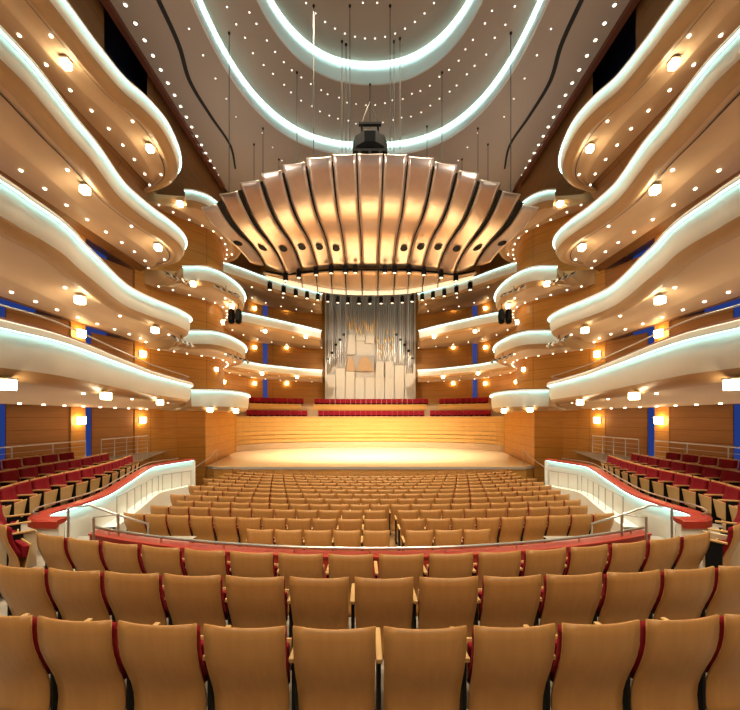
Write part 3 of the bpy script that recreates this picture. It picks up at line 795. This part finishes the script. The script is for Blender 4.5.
for s in (-1, 1):
    sd = SIDE[s]
    # strip of ceiling between the lights and the wall, with its dark beam
    struct(f'trim_{8 if s<0 else 9}', MB().box(min(s*12.45,s*12.75),max(s*12.45,s*12.75),-6,31.0,19.72,20.05), M['capwood'], label=f'dark beam along the {sd} ceiling edge')
    struct(f'ceiling_edge_{sd}', MB().grid([[(s*12.5,y,20.02) for y in (-6,42.6)],[(s*13.6,y,21.4) for y in (-6,42.6)]]), M['capwood'], label=f'dark soffit beyond the {sd} ceiling edge')
    for i in range(17):
        y = 16.6+.81*i; x = s*(11.78+.045*i)
        dl = thing('ceiling_downlight', f'small round downlight, {nth(i+1)} along the {sd} ceiling edge towards the stage', 'downlight', (x,y,ZC), 0, 'ceiling edge downlights')
        obj('trim_ring', MB().lathe([(.08,-.035),(.11,-.03),(.13,.0)], 14), M['ring'], dl, local=True)
        obj('lens', MB().lathe([(.07,-.05),(.08,-.03)], 14), M['dot'], dl, local=True)
    pth = crom([(-10.1,15.6),(-10.15,17.2),(-10.3,19.3),(-10.7,21.4),(-10.6,23.8),(-10.2,26.4),(-10.8,29.0)], 50)
    pth = crom([(-9.6,10),(-10.0,14),(-10.12,17.2),(-10.25,19.3),(-10.7,21.4),(-10.55,23.8),(-10.25,26.4),(-10.8,28.9)], 60)
    rows = []
    for i, p in enumerate(pth):
        w = .07+.05*math.sin(PI*i/59)
        rows.append([(s*-1*(p.x-w)*1, p.y, ZC-.012), (-s*(p.x+w), p.y, ZC-.012)])
    g = obj('ceiling_slot', MB().slab(rows, (0,0,.03)), M['slot'])
    tag(g, f'black wavy slot cut into the {sd} side of the ceiling', 'ceiling slot')
    # pale edge beside the slot
# pin lights in the oval recesses
random.seed(3)
pin = None
cnt = 0
def pinlight(x, y, z, lab, grp):
    global pin, cnt
    if pin is None:
        pin = thing('pin_spotlight', lab, 'pin light', (x,y,z), 0, grp)
        obj('lens', MB().lathe([(.015,-.03),(.03,-.03),(.045,.0)], 8), M['pin'], pin, local=True); remember(pin)
    else: dup(pin, (x,y,z), 0, lab, grp)
for a, n_ in ((.80,22),(.55,12)):
    for i in range(n_):
        q = PI*(.08+.84*i/(n_-1)); x, y = 5.85*a*math.cos(q), 15.3+7.15*a*math.sin(q)
        if y > 18.6: pinlight(x, y, ZI, 'tiny white pin light inside the smaller ceiling oval', 'inner oval pin lights')
for rr, n_ in ((.30,34),(.62,36)):
    for i in range(n_):
        q = PI*(.02+.96*i/(n_-1))
        a = [5.85*math.cos(q), 15.3+7.15*math.sin(q)]; b = [8.5*math.cos(q), 16.6+10.75*math.sin(q)]
        x, y = a[0]+(b[0]-a[0])*rr, a[1]+(b[1]-a[1])*rr
        if y > 17.6: pinlight(x+random.uniform(-.1,.1), y+random.uniform(-.1,.1), ZM, 'tiny white pin light between the two glowing ceiling ovals', 'middle oval pin lights')
for s in (-1, 1):
    for i in range(9):
        pinlight(s*(9.3-.35*i if i > 4 else 9.3-.1*i), 18.5+1.35*i, ZC, f'tiny pin light on the flat ceiling outside the ovals, {nth(i+1)} on the {SIDE[s]}', 'flat ceiling pin lights')

# ------------------------------------------------------------------ canopy over the stage
can = thing('acoustic_canopy', 'huge fan-shaped bronze acoustic canopy hanging over the stage', 'canopy', (0,23,11))
NX = [.73,2.06,3.50,4.77,5.96,7.10,8.10,8.90]; NZ = [14.28,14.22,13.95,13.55,13.05,12.45,11.65,10.55]; NY = [19.5,19.5,19.5,19.5,19.5,19.4,19.2,18.8]
FX = [.60,1.80,2.83,3.85,4.87,5.81,6.88,7.56]; FZ = [11.25,11.25,11.17,10.90,10.53,9.95,9.95,9.66]; FY = [27,27,26.8,26.4,25.8,24.9,23.6,22.3]
U = [.5+i for i in range(8)]
def tabs(T, u, even):
    a = abs(u)
    tab = list(zip(U, T))
    if a < .5:
        return T[0]*(u/.5) if not even else T[0]
    v = lin(a, tab)
    return v if even else math.copysign(v, u)
def shell(u, v, lift=0.):
    e = .55*v+.45*(v*v*(3-2*v))
    x = tabs(NX,u,0)*(1-e)+tabs(FX,u,0)*e
    vy_ = v**1.02; y = tabs(NY,u,1)*(1-vy_)+tabs(FY,u,1)*vy_
    z = tabs(NZ,u,1)*(1-v)+tabs(FZ,u,1)*v - (.22*math.sin(PI*v) + .46*math.sin(2*PI*v))*max(.15, 1-.016*u*u)
    return (x, y, z+lift)
for j in range(-7, 8):
    g = .025+.006*max(0,abs(j)-1)+(.03 if abs(j) == 7 else 0)
    ua, ub = j-.5+g, j+.5-g
    rows = []
    for i in range(17):
        v = i/16
        r_ = []
        for q in range(7):
            u_ = ua+(ub-ua)*q/6; p_ = Vector(shell(u_, v))
            p_.z += (tabs(NZ,j if abs(j) < 7 else 6.9*math.copysign(1,j),1)-tabs(NZ,u_,1))*.6*(1-v)**2 - .03*(1-(2*q/6-1)**2)
            r_.append(p_)
        rows.append(r_)
    pn = obj('reflector_panel', MB().slab(rows, (0,.02,.07)), M['bronze'], can, True)
    if 2 <= abs(j) <= 7:
        v = .80-.035*(abs(j)-2) if abs(j) < 7 else .55
        c = Vector(shell(j, v)) - Vector((0,0,.10)); a = Vector(shell(j, v+.02))-Vector(shell(j, v-.02)); a.normalize()
        b = (Vector(shell(j+.2,v))-Vector(shell(j-.2,v))).normalized(); nn = a.cross(b).normalized()
        if nn.z > 0: nn = -nn
        c = c+nn*.03
        obj('port', MB().poly([c+a*.26*math.sin(q)+b*.26*math.cos(q) for q in (2*PI*k_/16 for k_ in range(16))]), M['slot'], pn)
rows = [[shell(-7.2+14.4*q/60, .05+.88*i/12, .24) for q in range(61)] for i in range(13)]
obj('seam_shade_sheet', MB().grid(rows), M['slot'], can, True)  # black sheet added so the gaps between the panels look dark
# second tier
VX0 = [.62,1.85,2.90,3.95,5.0,5.95,7.05]; VY0 = [26.9,26.9,26.7,26.3,25.7,24.8,23.5]; VZ0 = [10.95,10.95,10.87,10.6,10.25,9.75,9.5]
offs = [7.8,24,38,52.5,68,85,105]; vy = [290.5,290,289,286.5,283.5,279,272.5]; VY1 = [31,30.9,30.6,30,29,27.5,25.2]
VX1 = [o*y/FOC for o, y in zip(offs, VY1)]; VZ1 = [(HOR-p)*y/FOC for p, y in zip(vy, VY1)]
U = [.5+i for i in range(7)]
def visor(u, v):
    return (tabs(VX0,u,0)*(1-v)+tabs(VX1,u,0)*v, tabs(VY0,u,1)*(1-v)+tabs(VY1,u,1)*v, tabs(VZ0,u,1)*(1-v)+tabs(VZ1,u,1)*v-.15*math.sin(PI*v))
for j in range(-6, 7):
    ua, ub = j-.46, j+.46
    rows = [[visor(ua+(ub-ua)*q/4, i/6) for q in range(5)] for i in range(7)]
    obj('visor_panel', MB().slab(rows, (0,0,.06)), M['visor'], can, True)
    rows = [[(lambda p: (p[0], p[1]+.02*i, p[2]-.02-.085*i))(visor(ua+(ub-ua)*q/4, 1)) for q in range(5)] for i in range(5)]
    obj('lip_painted_glow', MB().slab(rows, (0,.05,0)), M['lipglow'], can, True)
obj('visor_shade_sheet', MB().grid([[(lambda p: (p[0],p[1],p[2]+.2))(visor(-6.4+12.8*q/40, i/4)) for q in range(41)] for i in range(5)]), M['slot'], can, True)  # black sheet above the visor, darkens the gaps between its panels
# spotlights hanging from both canopy edges
spot = None
def spotlight(x, y, z, label, grp, k=1.0):
    global spot
    if spot is None:
        spot = thing('stage_spotlight', label, 'spotlight', (x,y,z), 0, grp)
        obj('yoke', MB().tube([(-.15,0,-.30),(-.15,0,-.08),(0,0,.0),(.15,0,-.08),(.15,0,-.30)], .022, 6), M['black'], spot)
        hs = obj('housing', MB().lathe([(.10,-.62),(.17,-.60),(.16,-.3),(.12,-.14),(.05,-.08)], 12), M['black'], spot, True)
        obj('lens', MB().lathe([(.05,-.66),(.11,-.64),(.11,-.62)], 10), M['dot'], hs)
        for c in spot.children: c.location = (0,0,0)
        remember(spot)
    else:
        o = dup(spot, (x,y,z), 0, label, grp)
# prototype is built at the origin
def spot_proto():
    global spot
    spot = thing('stage_spotlight', 'x', 'spotlight')
    obj('yoke', MB().tube([(-.15,0,-.30),(-.15,0,-.08),(0,0,.0),(.15,0,-.08),(.15,0,-.30)], .022, 6), M['black'], spot)
    hs = obj('housing', MB().lathe([(.10,-.66),(.18,-.64),(.17,-.3),(.12,-.14),(.05,-.08)], 12), M['black'], spot, True)
    obj('lens', MB().lathe([(.05,-.70),(.12,-.68),(.12,-.66)], 10), M['spotlens'], hs)
    remember(spot)
spot_proto(); firstspot = [True]
def hang_spot(x, y, z, label, grp):
    if firstspot[0]:
        spot.location = (x,y,z); spot['label'] = label; spot['group'] = grp; firstspot[0] = False
    else: dup(spot, (x,y,z), 0, label, grp)
U8 = [.5+i for i in range(8)]
k_ = 0
for u in (-5.4,-4.6,-3.5,-2.5,-1.5,-.9,.9,1.5,2.5,3.5,4.6,5.5):
    U = U8; p = shell(u, .95); k_ += 1
    hang_spot(p[0], p[1]-.12, p[2]-.16, f'black spotlight hanging from the upper canopy edge, {nth(k_)} from the left', 'upper canopy spotlights')
U = [.5+i for i in range(7)]
for i in range(19):
    u = -6.3+12.6*i/18; p = visor(u, 1)
    hang_spot(p[0], p[1]+.14, p[2]-.42, f'black spotlight under the glowing lower canopy lip, {nth(i+1)} from the left', 'lower canopy spotlights')

# hoist above the canopy
ho = thing('canopy_hoist', 'black steel hoist frame with a bulky motor housing on top of the canopy', 'hoist', (0,19.7,14.35))
def W2(px, py, y): return ((px-367)*y/FOC, (HOR-py)*y/FOC)
hx = 0.0
obj('motor_housing', MB().lathe([(.72,.25),(.95,.4),(1.0,.95),(.70,1.25),(.3,1.35)], 10, (0,20.6,14.75)), M['black'], ho)
obj('base_bar', MB().box(-.95,.95,19.6,20.6,14.55,14.68), M['black'], ho)
obj('crossbar', MB().box(-.62,.62,19.8,20.0,16.18,16.30), M['black'], ho)
for sx in (-.45,.45): obj('upright', MB().box(sx-.06,sx+.06,19.85,19.95,15.3,16.2), M['black'], ho)
for sx in (-.45,.45): obj('sling', MB().tube([(sx,19.9,16.3),(0,19.9,17.5)], .025, 5), M['cable'], ho)
for sx in (-.55,0,.55): obj('foot', MB().box(sx-.09,sx+.09,19.55,19.62,14.40,14.62), M['black'], ho)
CAB = [(227,35,ZM),(294,72,ZM),(311,8,ZI),(339,41,ZM+.0),(347,8,ZI),(367,84,ZM),(387,8,ZI),(391,41,ZM),(397,38,ZM),(343,44,ZM),(439,72,ZM),(507,35,ZM),(424,126,ZM),(251,144,ZC),(260,128,ZC),(475,128,ZC),(485,144,ZC),(276,159,ZC),(459,159,ZC)]
for i, (px, py, z) in enumerate(sorted(CAB)):
    y = z*FOC/(HOR-py); x = (px-367)*y/FOC
    if y < 19.6: y -= .12
    zn = lin(abs(x), list(zip(NX, NZ)))
    vv = max(0, (y-19.5)/7.5)
    zb = zn+.16 if y < 19.75 else zn*(1-vv)+11.2*vv+.62
    if abs(px-367) < 3: zb = 17.5
    t = thing('hoist_cable', f'thin dark hoist cable from ceiling to canopy, {nth(i+1)} from the left', 'cable', (x,y,zb), 0, 'canopy hoist cables')
    obj('wire', MB().tube([(x,y,zb),(x,y,z-.05)], .022, 5), M['cable'], t)
    obj('ceiling_cup', MB().lathe([(.055,-.10),(.07,0)], 8, (x,y,z)), M['black'], t)

# ------------------------------------------------------------------ loudspeakers and light bars on the short balconies
for s in (-1, 1):
    for q, px in enumerate((231.5, 238.5)):
        y = 23.9; x = (px-CX)*y/FOC; z = (HOR-316)*y/FOC
        x = x if s < 0 else -x
        t = thing('loudspeaker', f'black hanging loudspeaker at the {SIDE[s]} stage edge, {"outer" if q == 0 else "inner"} of the pair', 'loudspeaker', (x,y,z-.5))
        obj('cabinet', MB().lathe([(.10,-.52),(.20,-.42),(.23,0),(.20,.36),(.10,.46)], 12, (x,y,z)), M['black'], t, True)
        obj('grille', MB().box(x-.12,x+.12,y-.26,y-.2,z-.3,z+.25), M['slot'], t, False, .02)
        obj('hanger', MB().tube([(x,y,z+.4),(x,y,z+.82)], .02, 6), M['black'], t)
    for nm, px, py, y, wd in (('main third balcony',176,278,19.75,1.0),('short third balcony',226,291,20.9,1.1),('main second balcony',181,341,18.1,.7),('short second balcony',237,358,21.8,1.0)):
        x = (px-CX)*y/FOC; z = (HOR-py)*y/FOC
        x = x if s < 0 else -x
        t = thing('lighting_bar', f'small bar of clustered stage lights under the {SIDE[s]} {nm}', 'light bar', (x,y,z-.2))
        sx = -s
        obj('bar', MB().tube([(x-sx*wd*.5,y-.25,z+.25),(x,y,z+.02),(x+sx*wd*.5,y+.25,z-.1)], .035, 6), M['black'], t)
        obj('hanger', MB().tube([(x,y,z),(x,y,z+.30)], .02, 6), M['black'], t)
        for q in range(5):
            f = -.5+q/4
            cx, cy, cz = x+sx*wd*f, y+.5*f, z+.08-.3*f
            obj('lamp_can', MB().tube([(cx,cy,cz),(cx+sx*.1,cy+.04,cz-.2)], [.05,.085], 8), M['pipedark'] if q % 2 else M['stone'], t)

# ------------------------------------------------------------------ organ
OY = 41.0
def ox(px): return (px-368)*OY/FOC
def oz(py): return (HOR-py)*OY/FOC
org = thing('pipe_organ', 'tall pale pipe organ with tin and gilt pipes above the choir seats', 'pipe organ', (0,OY,1.2))
obj('case_back', MB().box(ox(324),ox(412.5),OY,OY+.6,1.2,15.5), M['orgback'], org)
for sx in (324.5, 412):
    obj('case_post', MB().box(ox(sx)-.12,ox(sx)+.12,OY-.5,OY,1.2,15.5), M['orgpanel'], org)
# base panels of different heights
xs = [325,334,343.5,353,363,373,382.5,392,402,411.5]
hts = [375,369,372,378,378,378,378,366,366,374]
for i in range(9):
    obj('base_panel', MB().box(ox(xs[i])+.03,ox(xs[i+1])-.03,OY-.45,OY-.38,1.25+.9,oz(hts[i])), M['orgpanel'], org, False, .02)
    obj('plinth_panel', MB().box(ox(xs[i])+.03,ox(xs[i+1])-.03,OY-.5,OY-.38,1.2,2.08), M['orgpanel'], org, False, .02)
for a, b, t_, bt, mm in ((344,353.5,335,355,'orgback'),(354,363,335,341,'orgpanel'),(363.5,372.5,336,344,'orgback'),(344,372.5,356,371,'stone'),(373.5,382,362,378,'orgpanel'),(383,392,362,378,'orgpanel')):
    obj('case_panel', MB().box(ox(a)+.02,ox(b)-.02,OY-.32,OY-.2,oz(bt),oz(t_)), M[mm], org, False, .02)
for a, b in ((344.5,353),(355,371)):
    pts = []
    for q in range(13):
        f = q/12; pts.append((ox(a)+(ox(b)-ox(a))*f, oz(371)+(oz(357)-oz(371))*math.sin(PI*f)**.7))
    mb = MB().slab([[(x,OY-.4,oz(371.5)) for x,_ in pts],[(x,OY-.4,z+.02) for x,z in pts]], (0,.06,0))
    obj('arched_shutter', mb, M['lip'], org)
def pipe(px, y_foot, y_mouth, r, mat, band=None, dy=-.55):
    x = ox(px); zf, zm = oz(y_foot), oz(y_mouth)
    p = obj('pipe', MB().tube([(x,OY+dy,zf),(x,OY+dy,zm),(x,OY+dy,zm+.05),(x,OY+dy,15.3)], [.03,r,r,r], 10), mat, org, True)
    if band:
        obj('mouth', MB().box(x-r*.8,x+r*.8,OY+dy-r-.03,OY+dy-r*.7,zm+.1,zm+.35), M['slot'], p)
for i, (px, yf, ym) in enumerate(((326.5,372,362),(330.5,366,356),(334.5,368,348),(338.5,367,343),(342.2,366,338))):
    pipe(px, yf, ym, .17, M['pipe'] if i % 2 else M['pipedark'], True)
    pipe(px+1.9, yf, ym+2, .12, M['pipedark'] if i % 2 else M['pipe'])
for i, (px, yf, ym) in enumerate(((394,365,338),(398,364,343),(402,364,348),(406,374,354),(410,374,361))):
    pipe(px, yf, ym, .17, M['pipe'] if i % 2 else M['pipedark'], True)
    pipe(px-1.9, yf, ym+2, .12, M['pipedark'] if i % 2 else M['pipe'])
for i in range(15):
    px = 345.5+27*i/14; c = 7-abs(i-7)
    yf = 318+ (6 if i in (5,6,7,11,12) else 0) + 10*abs(math.sin(i*1.1))*.6
    pipe(px, yf+6, yf, .085, M['pipe'], None, -.5)
    obj('pipe_foot', MB().tube([(ox(px),OY-.62,oz(yf+8)),(ox(px),OY-.62,oz(yf+1))], [.03,.1], 8), M['gold'], org, True)
for i in range(10):
    px = 375.5+16.5*i/9
    yf = 350-13*abs(((i % 5)-2)/2)**1.0*(1 if i < 5 else 1.2)+ (4 if i < 5 else -2)
    pipe(px, 362, yf, .09, M['pipe'], None, -.5)
    obj('pipe_mouth', MB().lathe([(.06,-.35),(.13,-.1),(.13,.12),(.05,.3)], 8, (ox(px),OY-.62,oz(yf))), M['gold'], org, True)
# wooden flanks between organ and balconies come from wall_front

# ------------------------------------------------------------------ stage side steps rail
for s in (-1, 1):
    t = rail_thing(f'slanting brass rail of the steps up to the {SIDE[s]} side of the stage', mir(s, [(-10.0,20.2,-2.9),(-9.6,21.6,-2.35),(-9.5,22.3,-1.95)]),
               mir(s, [(-10.0,20.2,-2.95,floor_z(10,20.2)),(-9.5,22.3,-2.0,-2.99)]), .02, name='stage_step_rail')

# ------------------------------------------------------------------ lights
def spotl(name, loc, target, power, angle, col=(1,.80,.56), blend=.6, size=.3):
    l = bpy.data.lights.new(name, 'SPOT'); l.energy = power; l.spot_size = math.radians(angle); l.spot_blend = blend
    l.color = col; l.shadow_soft_size = size
    o = bpy.data.objects.new(name, l); COL.objects.link(o); o.location = loc
    o.rotation_euler = (Vector(target)-Vector(loc)).to_track_quat('-Z','Y').to_euler()
    return o
def area(name, loc, target, power, sx, sy, col=(1,.80,.56)):
    l = bpy.data.lights.new(name, 'AREA'); l.energy = power; l.shape = 'RECTANGLE'; l.size = sx; l.size_y = sy; l.color = col
    o = bpy.data.objects.new(name, l); COL.objects.link(o); o.location = loc
    d = Vector(target)-Vector(loc); d.y = 0; d.normalize()
    yv = Vector((0,1,0)); zv = -d; xv = yv.cross(zv)          # long side along the hall
    o.rotation_euler = Matrix((xv, yv, zv)).transposed().to_euler()
    return o
WARM = (1,.79,.52)
for i, (x, y) in enumerate(((-3,13),(3,13),(-3,19),(3,19),(-3,5.5),(3,5.5))):
    spotl('hall_downlight', (x,y,ZI-.3 if y > 9 else ZM-.3), (x*1.2,y,-3), 9500 if y > 9 else 6000, 95, WARM, .9, .5)
for x in (-5,5):
    spotl('stalls_fill', (x,-4.5,15.5), (x*.8,14,-3), 6500, 55, (1,.83,.58), .9, .4)  # unseen fill added behind the camera to brighten the stalls seats
for x in (-5,0,5):
    spotl('seat_back_fill', (x,-4.5,9.5), (x*.9,5,-2.4), 1500, 80, WARM, .9, .4)  # unseen fill added to brighten the backs of the nearest seats
for i, x in enumerate((-6,-3,0,3,6)):
    spotl('stage_light', (x,25.8,9.3), (x*.8,30.5,-3), 6000, 75, (1,.92,.78), .8, .25)
for x in (-3.5,3.5):
    spotl('stage_wash', (x,21.5,9.6), (x*.6,32,-2.6), 6500, 70, (1,.88,.68), .8, .25)
    spotl('organ_wash', (x*2,29,9.0), (x*.3,41,5), 3600, 60, (1,.86,.66), .9, .25)
for s in (-1,1):
    spotl('front_of_house_light', (s*7.5,10.5,11.2), (s*1.5,21.5,13.2), 2600, 50, (1,.87,.74), .9, .3)
    # unseen fill areas added to brighten the soffits level by level, then the ceiling
    for z, zt_, e in ((-1.6,.5,110),(1.6,4.2,85),(5.0,8.1,62),(8.9,12.2,42)):
        area('soffit_fill', (s*11.6,10.5,z), (s*10.6,10.5,zt_+2), e, .3, 16, WARM)
        if z > 0: area('stage_soffit_fill', (s*10.0,24.5,z-.1), (s*9.6,24.5,zt_+2), e*.3, .3, 5, WARM)
    area('ceiling_fill', (s*11.2,14,14.2), (s*5,15,20), 160, .4, 20, (1,.86,.72))  # added fill, no fixture here, lifts the ceiling tone
    area('ceiling_fill', (s*10.6,26,13.6), (s*5,25,20), 160, .4, 8, (1,.86,.72))
w = bpy.data.worlds.new('world'); SC.world = w; w.use_nodes = True
w.node_tree.nodes['Background'].inputs['Color'].default_value = (.5,.4,.3,1)
w.node_tree.nodes['Background'].inputs['Strength'].default_value = 0.0

# ------------------------------------------------------------------ lift everything so that the lowest floor is at zero
for o in bpy.data.objects:
    if o.parent is None: o.location.z += E
cam = bpy.data.cameras.new('camera'); co = bpy.data.objects.new('camera', cam); COL.objects.link(co)
co.location = (0,0,E); co.rotation_euler = (PI/2,0,0)
cam.sensor_fit = 'HORIZONTAL'; cam.sensor_width = 36; cam.lens = 36*FOC/740
cam.shift_y = (HOR-355)/740; cam.clip_start = .05; cam.clip_end = 200
SC.camera = co
SC.view_settings.view_transform = 'Standard'; SC.view_settings.look = 'None'; SC.view_settings.gamma = 1
SC.view_settings.use_curve_mapping = False; SC.view_settings.exposure = 0.0
cy = SC.cycles
cy.use_denoising = True; cy.max_bounces = 6; cy.diffuse_bounces = 4; cy.glossy_bounces = 3; cy.use_light_tree = True
cy.sample_clamp_indirect = 8; cy.caustics_reflective = False; cy.caustics_refractive = False
